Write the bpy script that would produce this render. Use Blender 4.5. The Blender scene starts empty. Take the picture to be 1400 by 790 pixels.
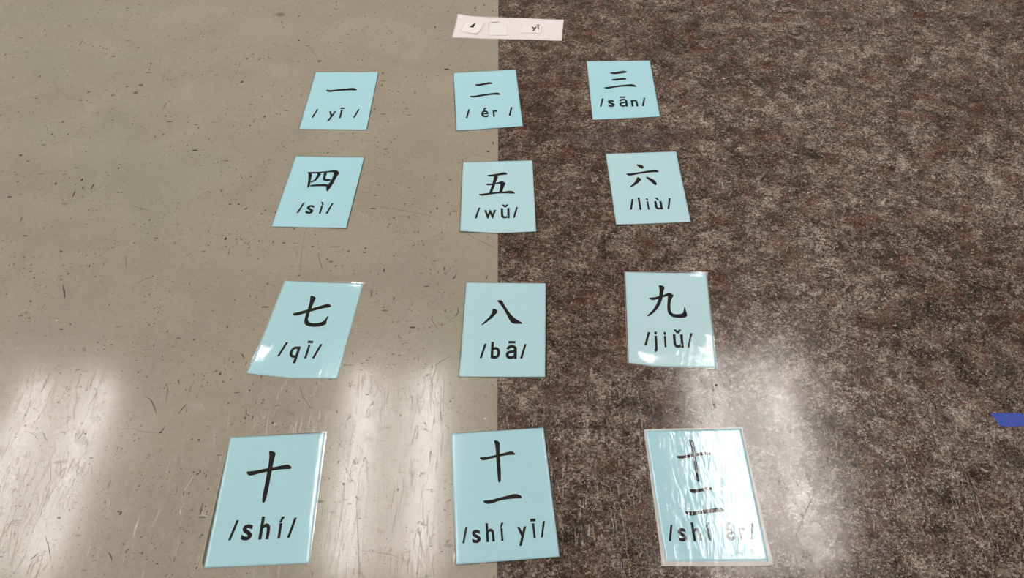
import bpy, bmesh, math, random
from mathutils import Vector, Matrix

# ------------------------------------------------------------------ camera
scene = bpy.context.scene
COL = scene.collection
PITCH, ROLL, CAM_H, F_PX = 0.776715, 0.020155, 1.17488, 1328.72
cam_data = bpy.data.cameras.new('camera')
cam_data.sensor_fit = 'HORIZONTAL'; cam_data.sensor_width = 36.0
cam_data.lens = F_PX / 1400.0 * 36.0
cam_data.clip_start = 0.02; cam_data.clip_end = 60
cam = bpy.data.objects.new('camera', cam_data); COL.objects.link(cam)
xh = Vector((1, 0, 0)); uh = Vector((0, math.sin(PITCH), math.cos(PITCH)))
right = xh * math.cos(ROLL) - uh * math.sin(ROLL)
up = xh * math.sin(ROLL) + uh * math.cos(ROLL)
back = right.cross(up)
mw = Matrix((right, up, back)).transposed().to_4x4(); mw.translation = (0, 0, CAM_H)
cam.matrix_world = mw
scene.camera = cam

# ------------------------------------------------------------------ world and exposure
world = bpy.data.worlds.new('world'); scene.world = world; world.use_nodes = True
world.node_tree.nodes['Background'].inputs[0].default_value = (0.9, 0.95, 1.0, 1)
world.node_tree.nodes['Background'].inputs[1].default_value = 0.3
scene.view_settings.view_transform = 'Standard'
scene.view_settings.look = 'None'
scene.view_settings.exposure = 0.0
scene.view_settings.gamma = 1.0
LENS_GLOW, TUBE_GLOW = 6.2, 26.0      # radiance of the ceiling light lenses, and of the tubes showing through them
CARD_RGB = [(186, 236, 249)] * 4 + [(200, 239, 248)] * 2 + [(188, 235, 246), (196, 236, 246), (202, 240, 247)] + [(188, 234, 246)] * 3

CARDS = [
{'loc': [-0.3631,1.7889],'rot': -0.0317,'top': [[-70.8,110.6],[70.2,109.4]],'right': [[70.2,109.4],[71.1,-110.9]],'bottom': [[-70.5,-108.5],[71.1,-110.9]],'left': [[-70.8,110.6],[-70.5,-108.5]],'han': [[[-36,37],[-34.5,38.2],[-29.1,37.3],[-21.6,38.1],[-12.9,39.2],[-5.6,41.1],[1.8,42.2],[9.2,44],[16.6,45.3],[21.6,45.8],[26.9,44.1],[31.2,40.1],[31.8,36.7],[28.1,34.8],[17.9,35.7],[8.5,35.1],[-0.9,34.6],[-9.5,33.5],[-17.5,31.6],[-23.5,29.6],[-27.8,29.1],[-31.8,30.8],[-35.2,34.2]]],'slash': [[-49.3,-67.7],[-43.1,-35.5],[39.2,-69.4],[44.7,-36.5]],'let': [['y',-9.1,-57],['ī',9.4,-58]]},
{'loc': [-0.0454,1.7808],'rot': 0.0574,'top': [[-69.6,109.6],[70.3,110.9]],'right': [[70.3,110.9],[68.7,-107.9]],'bottom': [[-69.2,-112],[68.7,-107.9]],'left': [[-69.6,109.6],[-69.2,-112]],'han': [[[-23.8,56.8],[-22,58.9],[-18.2,58.5],[-10.6,59.9],[-2.9,61.7],[3.6,64],[8.7,65],[13.6,62.7],[15.4,60],[14,57.2],[6.9,56.2],[-0.7,55.2],[-7.1,53.5],[-13.5,51],[-18.5,51.5],[-21.6,53.7]],[[-37.2,13.3],[-35.2,14.6],[-27.7,13.9],[-21.5,15.2],[-12.6,17.4],[-2.6,19],[6.2,20.1],[13.8,21.4],[21.4,22.4],[25.6,20.9],[29.1,16.6],[30.5,13.4],[27.6,12.3],[20.2,13.5],[10.9,13.9],[2.1,13],[-6.7,11.6],[-15.5,9.9],[-21.8,8],[-28.1,6.6],[-33,7.9],[-36.3,11]]],'slash': [[-46.7,-70.4],[-40.4,-37.7],[43.8,-68.9],[50,-37.4]],'let': [['é',-7.6,-55.6],['r',14.3,-56.9]]},
{'loc': [0.2483,1.8095],'rot': -0.01,'top': [[-70.5,113.9],[71.9,112.3]],'right': [[71.9,112.3],[70.4,-107.7]],'bottom': [[-71.4,-115.6],[70.4,-107.7]],'left': [[-70.5,113.9],[-71.4,-115.6]],'han': [[[-22.7,63.5],[-19.6,65.8],[-12.4,66.1],[-3.5,68.5],[3.8,70.1],[9,71.9],[13.2,69.8],[16.8,66.4],[14.8,63.5],[8.9,62],[1.5,60.2],[-5.8,58.4],[-12.3,57.6],[-17.9,59.4]],[[-21.5,36.1],[-17.4,38.3],[-10.2,40.1],[-2.9,41.2],[4.4,43],[10.7,41.7],[13.4,38.1],[10.9,35.6],[3.7,34.5],[-3.6,33.4],[-9.4,31.9],[-15.1,31.7],[-18.9,33.8]],[[-39.9,4.1],[-34.7,7.5],[-26.9,8.2],[-18.2,10.5],[-8.1,12.8],[2,14.7],[12.7,16.1],[22.8,17.5],[28.1,14.4],[32.2,8.6],[30.2,6.3],[22.5,7.3],[12.7,7.8],[2.8,7.4],[-5.8,6.4],[-14.4,4.7],[-23.1,2.4],[-29.6,-0.3],[-33.9,-0.5],[-37.2,2.1]]],'slash': [[-51.4,-72.5],[-44.8,-40.5],[38.2,-69.6],[46.2,-37.2]],'let': [['s',-27.9,-58.2],['ā',-3.7,-58.1],['n',21.5,-57]]},
{'loc': [-0.3674,1.4764],'rot': -0.0628,'top': [[-69.8,108.2],[69.7,107.7]],'right': [[69.7,107.7],[70.2,-108.4]],'bottom': [[-70,-107.8],[70.2,-108.4]],'left': [[-69.8,108.2],[-70,-107.8]],'han': [[[-35.1,57.8],[-32.7,57.3],[-25.1,52.2],[-24.2,44],[-23.8,34.6],[-23.1,25.3],[-22.3,16.1],[-22,11.5],[-23.2,8],[-25.4,7.9],[-26.5,11.3],[-27.7,22.8],[-29,34.4],[-31.2,46.1],[-32.8,53.2]],[[-35.1,57.8],[-28.3,57.4],[-15.2,58.4],[-3.7,60],[6.3,62.1],[12.6,64],[18.1,66],[22.1,64.3],[28.4,57.4],[28.4,53.8],[26.4,48.4],[24.9,40.8],[23.6,31.4],[21.9,20.9],[19.9,11.6],[17.3,2.4],[15.3,-2.2],[12.8,1.1],[11.4,6.8],[10.7,11.3],[12.2,18.3],[14.2,23],[16.2,32.3],[17.6,40.5],[17.8,53.5],[16.1,57],[12.9,58.1],[4.3,56.9],[-5.8,55.7],[-14.3,53.7],[-25.1,52.2],[-31.8,52.6]],[[-15.3,54.9],[-7.2,53.3],[-7.1,51],[-8.8,44.4],[-10.9,36.2],[-13.4,30.2],[-17.7,26],[-23.1,23.6],[-23.9,25.9],[-19.9,29.5],[-16.5,34.8],[-15,41.9],[-14.1,49]],[[-2.5,55.8],[4,56.4],[4.3,53.1],[3.6,44.8],[4,38.9],[5.2,36.4],[9.6,36.2],[13.9,36.7],[16.6,34.1],[14.8,31.7],[10.7,30],[5.6,29.9],[1.7,31.3],[-0.7,34.7],[-1.6,41.1],[-1.7,49.4]],[[-22.3,16.1],[-13.4,18.7],[-3.4,19.9],[5.1,20.9],[11.5,20],[13.1,17.2],[11.1,12.5],[8.7,13.3],[-0.7,13.5],[-10.8,12.7],[-21.5,12.1]]],'slash': [[-29.3,-68.6],[-22.4,-37.6],[25.8,-68.7],[32.3,-37.8]],'let': [['s',-7.5,-55.7],['ì',13.2,-57.6]]},
{'loc': [-0.0234,1.452],'rot': -0.0022,'top': [[-69.5,105.2],[69,107.2]],'right': [[69,107.2],[70,-109]],'bottom': [[-69.7,-104.5],[-1.2,-110],[70,-109]],'left': [[-69.5,105.2],[-69.7,-104.5]],'han': [[[-20.7,61.7],[-18.4,63.2],[-10.4,64.1],[-1.7,65.9],[5.6,68.6],[10.7,70.2],[15.8,69.5],[19.3,66],[17.9,63.3],[12.8,62.2],[4.1,61],[-4.6,59.2],[-10.4,57.9],[-15.4,56.9],[-19.1,59]],[[-7.5,60.7],[-0.9,60.5],[0.6,54.6],[-1,48.9],[-3.1,40.8],[-5.3,31.6],[-8.1,19.2],[-11.3,6.8],[-17,5.8],[-15.2,13.7],[-12.4,26.1],[-10.3,37.6],[-8.5,49.1],[-7.8,56.1]],[[-23.6,33.9],[-21.8,35.4],[-13.2,35.6],[-3.8,36.8],[2.6,40.4],[7.7,42.6],[12,40.3],[15.5,35],[13.4,29.9],[11.2,22],[8.6,7.3],[1.8,7],[4,18.8],[5.1,32.5],[4.1,34.2],[-3.8,33.7],[-10.3,31.6],[-16,29.7],[-21.1,30.4]],[[-37.2,3.6],[-33.7,4.6],[-24.5,5.8],[-10.2,8.5],[4,9.2],[13.9,10.3],[21.8,12.6],[27.5,11.5],[31.3,7.8],[32.9,3.2],[29.5,3.1],[18.2,4.2],[6.8,4.6],[-4.6,3.8],[-15.9,1.9],[-23.7,-0.7],[-30.1,-1.9],[-34.3,-0.4]]],'slash': [[-41.5,-67],[-34.9,-36.3],[29.6,-68.2],[35.6,-36.8]],'let': [['w',-14.5,-55.5],['ǔ',12.2,-56.3]]},
{'loc': [0.2636,1.4686],'rot': 0.0031,'top': [[-70.1,107.4],[71.2,110]],'right': [[71.2,110],[68.8,-106.8]],'bottom': [[-69.6,-110.6],[68.8,-106.8]],'left': [[-70.1,107.4],[-69.6,-110.6]],'han': [[[-12.9,69.7],[-10.7,70.8],[-6.4,70.3],[-2.2,68.1],[0.6,63.8],[0.6,59],[-1.4,55.7],[-4.3,56.2],[-7.5,59.9],[-10.7,64.2]],[[-36.1,40.8],[-34.1,42.3],[-27.6,42],[-18.7,43.7],[-7.6,46],[3.6,48.8],[13.3,50.8],[20.8,52.6],[25,51],[29.1,46.1],[27.7,43.6],[19.8,44.1],[8,43.1],[-2.3,41.4],[-11.2,39.6],[-20.2,36.7],[-28.4,34.7],[-32.6,35.6]],[[-15.5,30.1],[-12.3,29.4],[-7.9,22.9],[-10.7,18.3],[-15.7,11.6],[-21.3,6.1],[-27.6,1.1],[-32.9,-2.1],[-34.2,-0.6],[-31,3],[-25.3,9.6],[-20.1,17.5],[-17.1,25.5]],[[0.5,29.5],[3.7,30.4],[8.4,27.5],[13.6,23.3],[17.9,17.3],[20,10.9],[19.7,5.8],[17.3,3],[14.7,5.4],[10.2,13],[5.5,21.2]]],'slash': [[-37.9,-68],[-31,-36.8],[32.4,-67.3],[39,-35.4]],'let': [['l',-19.8,-54.6],['i',-4.4,-55.1],['ù',15.4,-54.5]]},
{'loc': [-0.3399,1.1146],'rot': -0.104,'top': [[-68.6,105.6],[70.2,107.7]],'right': [[70.2,107.7],[71.3,9.3],[71,-29],[72.4,-106.8]],'bottom': [[-73.8,-107.2],[0,-111.3],[72.4,-106.8]],'left': [[-68.6,105.6],[-69.7,-47.5],[-73.8,-107.2]],'han': [[[-34.7,28],[-32.4,29.8],[-23,33.8],[-14.5,38.3],[-5.9,42.5],[4.1,47.4],[13.4,52.6],[18.4,55.2],[23.3,55],[27.2,50.8],[25.7,48],[17.4,45.7],[7.2,41.1],[-1.4,37.1],[-9.9,32.6],[-18.4,28.2],[-24.6,24.4],[-30,23.5],[-33.2,25.4]],[[-14.4,71.2],[-12.6,73.6],[-6.2,70.6],[-3.8,68],[-4.4,62.9],[-5,52.3],[-5.6,41.2],[-5.9,29.1],[-5.5,19.4],[-4.4,14.1],[-1.9,11.1],[2.1,9.2],[8.4,9.2],[15.9,10.8],[20.8,13.9],[23.7,18.4],[25.1,26.1],[27,27.8],[27.4,23],[27.1,15.4],[28.2,9.1],[25,5.7],[19.4,2.6],[10.4,0.8],[2.6,0.8],[-4.2,2.9],[-8.6,6.3],[-10.9,14.7],[-11.5,24.4],[-11.1,37.5],[-11.5,50.7],[-12.3,61.8]]],'slash': [[-33.6,-67.4],[-27.2,-36.2],[23.8,-67.1],[29.9,-36]],'let': [['q',-9.5,-56],['ī',10.9,-55.8]]},
{'loc': [-0.0146,1.1045],'rot': -0.0397,'top': [[-69,106.2],[69.2,106]],'right': [[69.2,106],[68.2,-106.8]],'bottom': [[-68.3,-107.2],[68.2,-106.8]],'left': [[-69,106.2],[-67.8,-55.2],[-68.3,-107.2]],'han': [[[-20.8,42.5],[-18.4,43.6],[-14.4,41.5],[-11.2,36.6],[-13.3,32.8],[-17.7,25.7],[-23.6,17.6],[-29.5,11.1],[-36.1,4.5],[-37.8,5.2],[-36.3,8.4],[-31.2,15.4],[-25.4,24],[-22.2,31.6],[-20.9,37]],[[-13.5,61.3],[-12,63.7],[-7.3,63.6],[-4.5,61.4],[-1.5,53.7],[3.6,42.8],[10.1,30.9],[17.4,21.3],[23.7,16],[30.7,10.8],[29.6,8.6],[21.5,8.3],[15,8.5],[11.4,11.6],[8.6,16.9],[4,28.6],[-1.1,40.5],[-6.1,50.3],[-10.2,56.9]]],'slash': [[-35.3,-66.8],[-28.8,-35.6],[29.8,-66.5],[36.4,-35.1]],'let': [['b',-12,-55.1],['ā',12.1,-55.7]]},
{'loc': [0.2611,1.1213],'rot': -0.0771,'top': [[-70.5,105.1],[69.9,107.6]],'right': [[69.9,107.6],[69.8,-108.8]],'bottom': [[-69.4,-105.6],[-31,-110.7],[69.8,-108.8]],'left': [[-70.5,105.1],[-69.4,-105.6]],'han': [[[-14.3,73.1],[-11.9,75.3],[-6.2,73.5],[-3.4,69.5],[-5.3,64],[-6.9,54.4],[-8.6,43.6],[-12,31.4],[-17.2,19.3],[-24.1,8.6],[-30.8,2.4],[-35.1,-1.3],[-36.5,0.4],[-32.6,5.5],[-25.7,15],[-20.1,27.1],[-16.3,39.2],[-13.9,50],[-12.7,60.9],[-12.9,69.1]],[[-32.3,42.4],[-30.2,43.9],[-22.6,44.9],[-14,48.4],[-5.4,51.8],[0.5,56.4],[3.9,57.6],[7.5,55.1],[11,50.6],[8.5,46.4],[5.8,40.3],[4.1,30.9],[3.5,20.3],[3.9,12.5],[6.4,8.1],[10.9,6.4],[18.3,7],[23.1,8.9],[25,13.6],[26.8,24.1],[28.2,24.2],[29.1,16.4],[30.7,6.1],[29,0.8],[22.4,-1.4],[13.2,-1.9],[5.9,-0.3],[0.7,4.6],[-1.9,12.2],[-1.8,25.3],[-0.4,38.6],[0.6,48],[-0.8,49],[-7.6,45.6],[-15.2,42.6],[-22.9,37.8],[-27.6,38],[-30.8,40.5]]],'slash': [[-41.3,-67.5],[-35.2,-36.7],[28.2,-68.4],[35.1,-36.4]],'let': [['j',-23.2,-57.6],['i',-8.9,-56.8],['ǔ',10.7,-56.4]]},
{'loc': [-0.3533,0.7837],'rot': 0.0279,'top': [[-70.8,108],[71.2,109.3]],'right': [[71.2,109.3],[70,-108.5]],'bottom': [[-70.3,-108.5],[70,-108.5]],'left': [[-70.8,108],[-70.3,-108.5]],'han': [[[-9.1,78.7],[-6.8,80.6],[-1.6,78.3],[1.9,74.8],[1.1,70.2],[0.4,59],[0,46],[-0.3,31.8],[-0.7,15.4],[-1.3,0.5],[-2.7,-8.7],[-5,-10.4],[-6.9,-8.5],[-7.5,-0.4],[-7.1,15.7],[-6.7,32.2],[-6.5,46.3],[-6.5,59.3],[-7.2,71.3]],[[-36.9,43.4],[-35.3,45],[-27.3,45.1],[-16.8,47.1],[-6.4,49.2],[4.2,50.9],[14.6,53.3],[22,54.6],[26.8,51.1],[28.2,47.7],[26.3,45.6],[17.7,46.1],[7,45.3],[-3.5,43.6],[-13.9,41.3],[-23.1,38.8],[-29.8,37],[-33.8,38.7]]],'slash': [[-43.1,-68],[-36.3,-36.1],[37.4,-67.3],[43.8,-34.9]],'let': [['s',-20.5,-56],['h',3.5,-55.7],['í',24.4,-55.4]]},
{'loc': [-0.0194,0.7835],'rot': 0.0611,'top': [[-69.3,109.1],[69.2,108.5]],'right': [[69.2,108.5],[69.6,-108.6]],'bottom': [[-69.6,-108.8],[69.6,-108.6]],'left': [[-69.3,109.1],[-69.6,-108.8]],'han': [[[-6.7,90.6],[-4.3,91.6],[-0.2,89.6],[2.3,85.9],[1.2,80.1],[0.6,66.8],[0.4,51.9],[0.3,35.7],[-0.7,21.4],[-2.3,16.4],[-4.3,16.6],[-5.1,21.7],[-5,37.7],[-5.2,55.7],[-4.8,72.2],[-5.2,83.2]],[[-29.3,61.4],[-27.9,62.6],[-20.4,62.3],[-8,64.5],[4.4,66.8],[15.6,69.7],[20.3,68.7],[23.6,64],[22.5,62.4],[13.7,63.2],[2.7,61.9],[-8.3,60.1],[-17.9,57.6],[-24.8,56.5],[-28.1,59]],[[-28.5,-12.5],[-26.5,-11.6],[-16.7,-11.6],[-4.7,-8.8],[6,-6.6],[15.4,-4.3],[21.9,-5.2],[26.9,-9.2],[25.9,-12.9],[17.4,-12.2],[6.9,-12.4],[-3.7,-13.5],[-13,-16.5],[-21.6,-18.4],[-26.1,-16.6]]],'slash': [[-58.6,-77.4],[-53.8,-52],[48.8,-77.7],[53.9,-51.9]],'let': [['s',-40.6,-68],['h',-21.4,-68.4],['í',-5.3,-68.1],['y',22.6,-68.4],['ī',38.7,-68.3]]},
{'loc': [0.2666,0.7772],'rot': 0.0012,'top': [[-71.4,109.4],[72.5,109.6]],'right': [[72.5,109.6],[68.8,-111]],'bottom': [[-68.3,-108],[68.8,-111]],'left': [[-71.4,109.4],[-68.3,-108]],'han': [[[-9.3,90.5],[-6.1,91.9],[-2.5,88.3],[-1,84.2],[-2.1,77.2],[-2.5,61.3],[-2.7,43.7],[-3.2,24.5],[-4.2,17.9],[-6.2,15.7],[-7.7,18],[-7.6,32.3],[-7.5,51.6],[-7,69.4],[-7.2,82.4]],[[-32.4,62.5],[-21.8,62.8],[-8.4,65.4],[6.7,68],[18.3,69.1],[21.8,65.6],[20.5,62.7],[7.5,63],[-5.8,61],[-17.6,58.2],[-28.3,57.1]],[[-21,3.4],[-18.1,4.8],[-9.5,4.4],[0.4,6.5],[8.6,8.6],[12.1,5.7],[10.8,2.6],[2.7,1.3],[-5.3,0.5],[-14.4,-2.4],[-18.1,-0.4]],[[-32.8,-32],[-29.6,-31.5],[-18,-31.4],[-5.2,-29.4],[7.4,-27.9],[18.6,-26],[23.4,-29.7],[23.6,-33.3],[14.2,-33.5],[1.7,-34.6],[-12.5,-36.4],[-24.5,-38.9],[-29.5,-36]]],'slash': [[-58.7,-77.3],[-54,-51.7],[52.9,-78.5],[60.1,-54.4]],'let': [['s',-40.6,-68],['h',-20.9,-67.9],['í',-4.6,-69.8],['é',24.3,-69.6],['r',41.6,-70]]}]
SPECKS = [['f',-1130.8,2141.5,8.2,7.6],['m',-1054.2,2131.4,5.4,4.7],['f',-1029.5,2112,6.3,4.6],['m',-1097.7,2089.7,2.7,4.6],['d',-951.8,2033.4,2.2,3.5],['d',-928.1,1998.9,2.2,3.4],['m',-932.5,2020.3,2.6,3.5],['m',-908.5,1986.8,4.8,4.2],['d',-860.1,2025.7,2.6,3.5],['m',-842,1858.3,4.1,3.9],['d',-811.9,1862.4,6.6,4.7],['m',-816.5,1833.1,7.4,5.3],['m',-863.7,1824.7,5.3,4.6],['m',-921.5,1839.1,4.9,4.6],['m',-915.2,1807.1,4.5,3.8],['f',-904.5,1798.1,5.7,3.8],['m',-929,1809,5.7,3.8],['f',-896.2,1825.1,3.3,3.8],['f',-884.7,1845.9,4.9,3.1],['m',-941.9,1725.9,4.4,3.6],['d',-838.4,1729.7,1.6,2.9],['d',-728.2,1740.9,2.8,2.1],['d',-667.8,2178.5,2.7,3.7],['k',-596.2,1965.3,3.4,4.1],['k',-589.6,1867,4.1,5.4],['d',-585.4,1983.4,2.6,4.1],['f',-730.3,2137.9,5.4,4.6],['f',-702.9,2121.8,5.4,4.5],['f',-674.4,2059.5,3.1,10.5],['f',-675.7,1933.6,5.1,4.8],['f',-638.1,1917.4,5.1,3.2],['m',-607.3,1917.8,2.1,2.4],['m',-706.5,1897.7,1.7,3.2],['f',-1103.8,1847.2,5.8,3.2],['f',-882,1914.2,4.2,6.5],['m',-1000.9,2255.2,4.7,4],['f',-865.5,2236.5,9.3,2.9],['f',-671,1675.8,4.7,3.4],['f',-1036.3,1747.6,3.2,2.9],['m',-1033.5,1732.4,2,2.9],['d',-421.3,2222.9,1.8,5.7],['d',-421.7,2190.5,1.8,4.7],['d',-416.6,2185.7,1.8,4.6],['m',-418.9,2206,1.4,4.7],['d',-427.3,2153.4,2.3,3.6],['f',-551.5,2165.6,13.6,12],['m',-427.7,1947.8,5.1,6.4],['m',-407,2094.4,2.2,3.5],['d',-546.7,1969,2.6,4.1],['d',-271.7,2068.4,1.8,3.4],['d',-329.8,1947.3,1.7,4.8],['m',-330.2,1974.4,1.7,3.2],['m',-218.8,2094.7,1.8,4.4],['d',-76.3,2177.3,2.3,4.6],['d',-156.1,1877.3,2.1,3],['m',-226,1874.6,1.7,3.8],['m',-476.6,1834,1.2,6],['d',-449.5,1811.9,2,2.9],['m',-239.3,1815.9,2.4,3.7],['m',-201.8,1810.9,3.2,4.4],['m',-216.2,1751.1,1.6,4.9],['d',-222.5,1738.9,1.6,2.8],['m',-252.5,1703.9,3.9,2],['d',-322.6,1663.9,1.5,2.6],['m',-372.9,1670.8,3.1,2],['d',-32.5,1621.7,1.9,4.5],['f',-87.1,1935,4.2,4.7],['m',-122.4,1683.3,1.5,4],['m',-284.2,2065.5,1.8,2.6],['d',-340.4,1948.5,1.7,3.2],['m',-179.1,1926.7,1.7,6.3],['m',-278.5,2078.1,2.6,2.6],['d',-991.7,1610.7,4.9,4],['m',-969.8,1590.8,4.5,3.3],['f',-956.5,1596.5,3,3.3],['m',-861.4,1618.9,3.8,2.7],['d',-779.4,1562,2.2,3.8],['m',-779.6,1573.5,1.9,3.2],['m',-758.1,1484.5,2.9,3],['d',-967.2,1477,4.7,3.6],['m',-678.5,1457.2,0.7,5.8],['d',-920.6,1406.8,1.4,6.9],['m',-869.1,1381.3,1.4,5.6],['m',-854.8,1386.2,0.7,4.5],['f',-851.8,1451.5,9,5.9],['f',-915.3,1497.5,2.9,3.1],['m',-823.8,1471.3,1.8,2.4],['k',-816.6,1315.8,3.1,2.6],['k',-689.3,1335.1,3.1,1.6],['d',-878.1,1303.2,1.4,3.2],['m',-861.4,1302.2,1.4,2.1],['m',-897.9,1281.8,1.3,6.3],['d',-890.5,1284.5,1.7,3.1],['m',-853.3,1264.6,4,2],['d',-632.4,1245.3,2,2],['d',-501.8,1426.2,3.5,2.2],['m',-542.5,1549.4,1.9,2.5],['m',-570.5,1542.5,1.8,2.4],['d',-509,1526.3,1.8,3],['m',-568.5,1578.7,6,2.5],['d',-476.9,1255,1.6,2.4],['m',-560.2,1411.7,1.8,2.8],['f',-702,1387.3,3.5,3.3],['f',-613.5,1333.8,3.4,5.3],['m',-563.4,1225.5,1.3,3.8],['f',-784.7,1274.6,2.7,2],['f',-797.9,1277.9,2.7,2.6],['m',-728.6,1280.7,1,4.1],['f',-477.5,1329.7,3.4,4.1],['m',-556.8,1480.9,1.4,4.7],['d',-413.8,1326.8,4.1,2.1],['d',-360.1,1316.1,4,1.5],['m',-293.1,1301.6,3.4,3],['d',-263.6,1308.2,2.7,3],['d',-264.3,1297.3,3.3,2.5],['d',-328.9,1280.5,2.7,2.5],['d',-321.6,1274.5,2.7,2],['d',-311.4,1263.1,2.6,2.4],['d',-158.8,1314,1.3,4],['m',-176.7,1350.2,2.7,2.1],['m',-170.5,1349.5,1.4,3.6],['m',-210.2,1286.8,2,3],['m',-126.8,1345.6,2,2.6],['d',-138.1,1416.4,1.8,4.9],['m',-149.9,1405.9,2.8,2.2],['m',-258.2,1458.9,3.6,2.3],['k',-43,1592,3.7,3.1],['m',-104,1407.2,4.2,2.2],['m',-144.3,1453.6,2.8,2.8],['m',-116.4,1503,3.6,2.9],['m',-167.4,1511.6,1.1,4.7],['m',-143.4,1517.3,1.8,3],['d',-459.8,1333.2,1.4,2.6],['d',-453.5,1286.7,1.7,2.5],['d',-491.3,1571.3,1.5,2.5],['f',-481.3,1577.7,3.7,5],['d',-468.5,1410.5,3.5,1.7],['m',-463.3,1421.1,3.5,2.2],['d',-385.6,1299.4,1.7,2],['d',-373.2,1240.1,2.3,1.9],['f',-276.9,1240.6,3.3,2.4],['m',-97.9,1268.8,2,1.9],['m',-136.5,1270,3.3,1.9],['m',-151.8,1280.1,1,4.4],['m',-128.7,1241,1,4.7],['k',-828.4,1189.3,2.9,2.9],['f',-826.3,1161.7,3.8,3.3],['k',-689.3,1176.4,1.3,1.9],['d',-701.4,1073.9,3.7,0.9],['m',-703.9,1077.2,4.3,0.9],['m',-700.4,1070.6,3.7,0.9],['d',-697.5,1031.1,2.4,1.6],['m',-775.2,1106,1.6,2.7],['d',-677.4,1102.4,1.2,1.7],['w',-768,1141.8,2.5,2.3],['d',-515.4,984.2,1.2,2.3],['d',-550,988.9,1.5,1.6],['m',-504.5,943.4,1.1,3.7],['f',-586.5,926.5,1.7,3.7],['m',-551.9,1095.7,3.7,1.7],['m',-573.9,1110.9,1.2,5.2],['m',-475.9,1118.8,1.6,3.5],['m',-536.9,1068.6,1.2,2.1],['f',-624.9,1007.9,1.8,2.4],['d',-438.9,1055.1,1.5,2],['m',-448.4,1003.3,1.5,3.1],['d',-400,928.2,1.4,4.4],['d',-414.4,980.4,1.8,2.3],['m',-411.4,992.8,0.9,4.6],['m',-433.1,976.4,5.8,1.5],['m',-442.7,955.3,2.3,1.9],['f',-464.6,912.2,3.4,2.2],['k',-671.8,987.9,1.5,1.6],['k',-744.9,919.9,1.7,1.5],['d',-770.4,950.9,1.2,1.6],['k',-137.9,1108.6,1.5,1.7],['m',-141,1028.1,2.4,1.6],['m',-194.6,1050.5,4.2,1.2],['d',-235.4,1038.5,3,1.2],['d',-232.5,1045.1,3,1.2],['m',-242.3,1032.7,3,1.6],['f',-242.4,1017.9,4.1,1.6],['m',-269.3,1029.5,3.6,1.6],['d',-391.2,955.1,1.7,2.2],['m',-389.4,961.2,1.4,3],['f',-386,993.3,2.9,1.9],['m',-364.6,949.6,2.9,1.5],['d',-356,978.2,1.5,2.7],['m',-312.9,944,4,1.1],['m',-378.6,909,1.4,2.1],['d',-272.2,935,1.1,3.6],['f',-297.4,916.8,2.3,2.9],['k',-99.1,950.5,2,2.2],['m',-94.4,956.6,1.1,2.9],['d',-174.1,925.3,1.4,1.8],['d',-257.5,985,1.5,1.9],['m',-258.7,990.7,0.9,3.8],['m',-228.9,967.4,3.5,1.5],['m',-218.1,1157.8,2.5,2.2],['m',-202.4,1178.7,1.9,4.5],['m',-223.9,1133.1,1.9,1.7],['m',-222.9,1084.6,0.9,3.3],['m',-145.7,1062.1,3,1.6],['f',-301.9,997.5,4.4,1.5],['m',-311.4,992.1,1.2,3.8],['d',-290.4,999.1,4.1,1.2],['m',-44.2,959,0.9,3],['w',-45.4,915.7,2.8,2.5],['k',-647.9,902.1,1.7,1.8],['k',-570.1,887.8,1.7,1.4],['m',-592,874.7,1.4,2.8],['m',-585.3,873.2,1.1,2.8],['d',-483.8,888.4,1.1,3.5],['d',-473.1,886.4,2.2,2.5],['d',-535.1,901.7,2.8,1.8],['m',-694.4,880,3.3,0.7],['f',-548.3,830.7,2.2,1.7],['d',-488.3,835.1,1.6,2],['f',-494.1,845.1,1.1,4.1],['m',-436.9,857.9,5,1.4],['k',-459.5,829.6,1.4,3.3],['d',-462.5,824.8,2.7,1.7],['k',-449.2,821.3,1.1,4],['m',-468.8,828.8,2.7,1.7],['m',-493,790.8,1.1,1.9],['d',-467.6,793.3,1.3,2.6],['k',-441,798.9,1.6,1.6],['m',-439.4,770.2,1.8,1.6],['f',-457.2,763.9,3.1,2.5],['f',-485.7,763.1,1,5.6],['k',-557,761.7,1.8,4.4],['d',-560.3,764.2,2.1,1.6],['m',-574.3,753.1,1.6,1.6],['m',-524.1,770.6,1.1,1.3],['m',-641.2,756.2,3.1,2.5],['d',-458.5,712.5,1.3,1.5],['m',-466.4,735.8,1,3],['f',-563.5,693.6,1,3.5],['f',-538.9,700.1,1,3.5],['m',-532.5,700,1.5,3.5],['d',-431.1,674,1.7,2],['f',-437.1,719.2,1,5.3],['d',-619.7,692.7,1.3,1.2],['m',-552.2,667.2,1.2,1.4],['f',-600,712.8,2.6,1.2],['d',-709.7,777.4,2.1,1],['d',-703.3,776.3,1.6,1.3],['f',-694.2,729.4,0.8,5.6],['f',-581.3,673.3,2.5,1.4],['f',-577.4,706.6,2,3],['k',-245.6,827.3,1.6,1.3],['k',-247.7,802.5,1.6,1.9],['d',-93.5,772.1,2.6,0.9],['m',-102.5,690.8,2.5,1.1],['f',-274.4,865.6,1.4,2.7],['f',-256.8,772.9,2.4,1.2],['f',-248.9,772.7,1.1,3.1],['f',-241.1,689.2,1,3.4],['d',-138.4,813.8,1.3,1.6],['m',-273.4,661,1,3.8],['p',673.4,2022,17.1,6],['p',676.4,1963.3,9.3,4.1],['p',808,2041.2,15.1,5.2],['p',861.4,1801.3,17.9,3.8],['p',1071.1,1814.1,6,7],['t',818.8,1479.5,4.3,9.1],['t',881.3,1471.7,2.8,3],['t',714.5,1481.8,3.6,4.2],['k',315.5,971.8,2,2.1],['p',305.6,933.6,1.8,2.6],['p',317.8,952.6,1,5.3],['p',306.4,989,1.2,1.4]]
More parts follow.
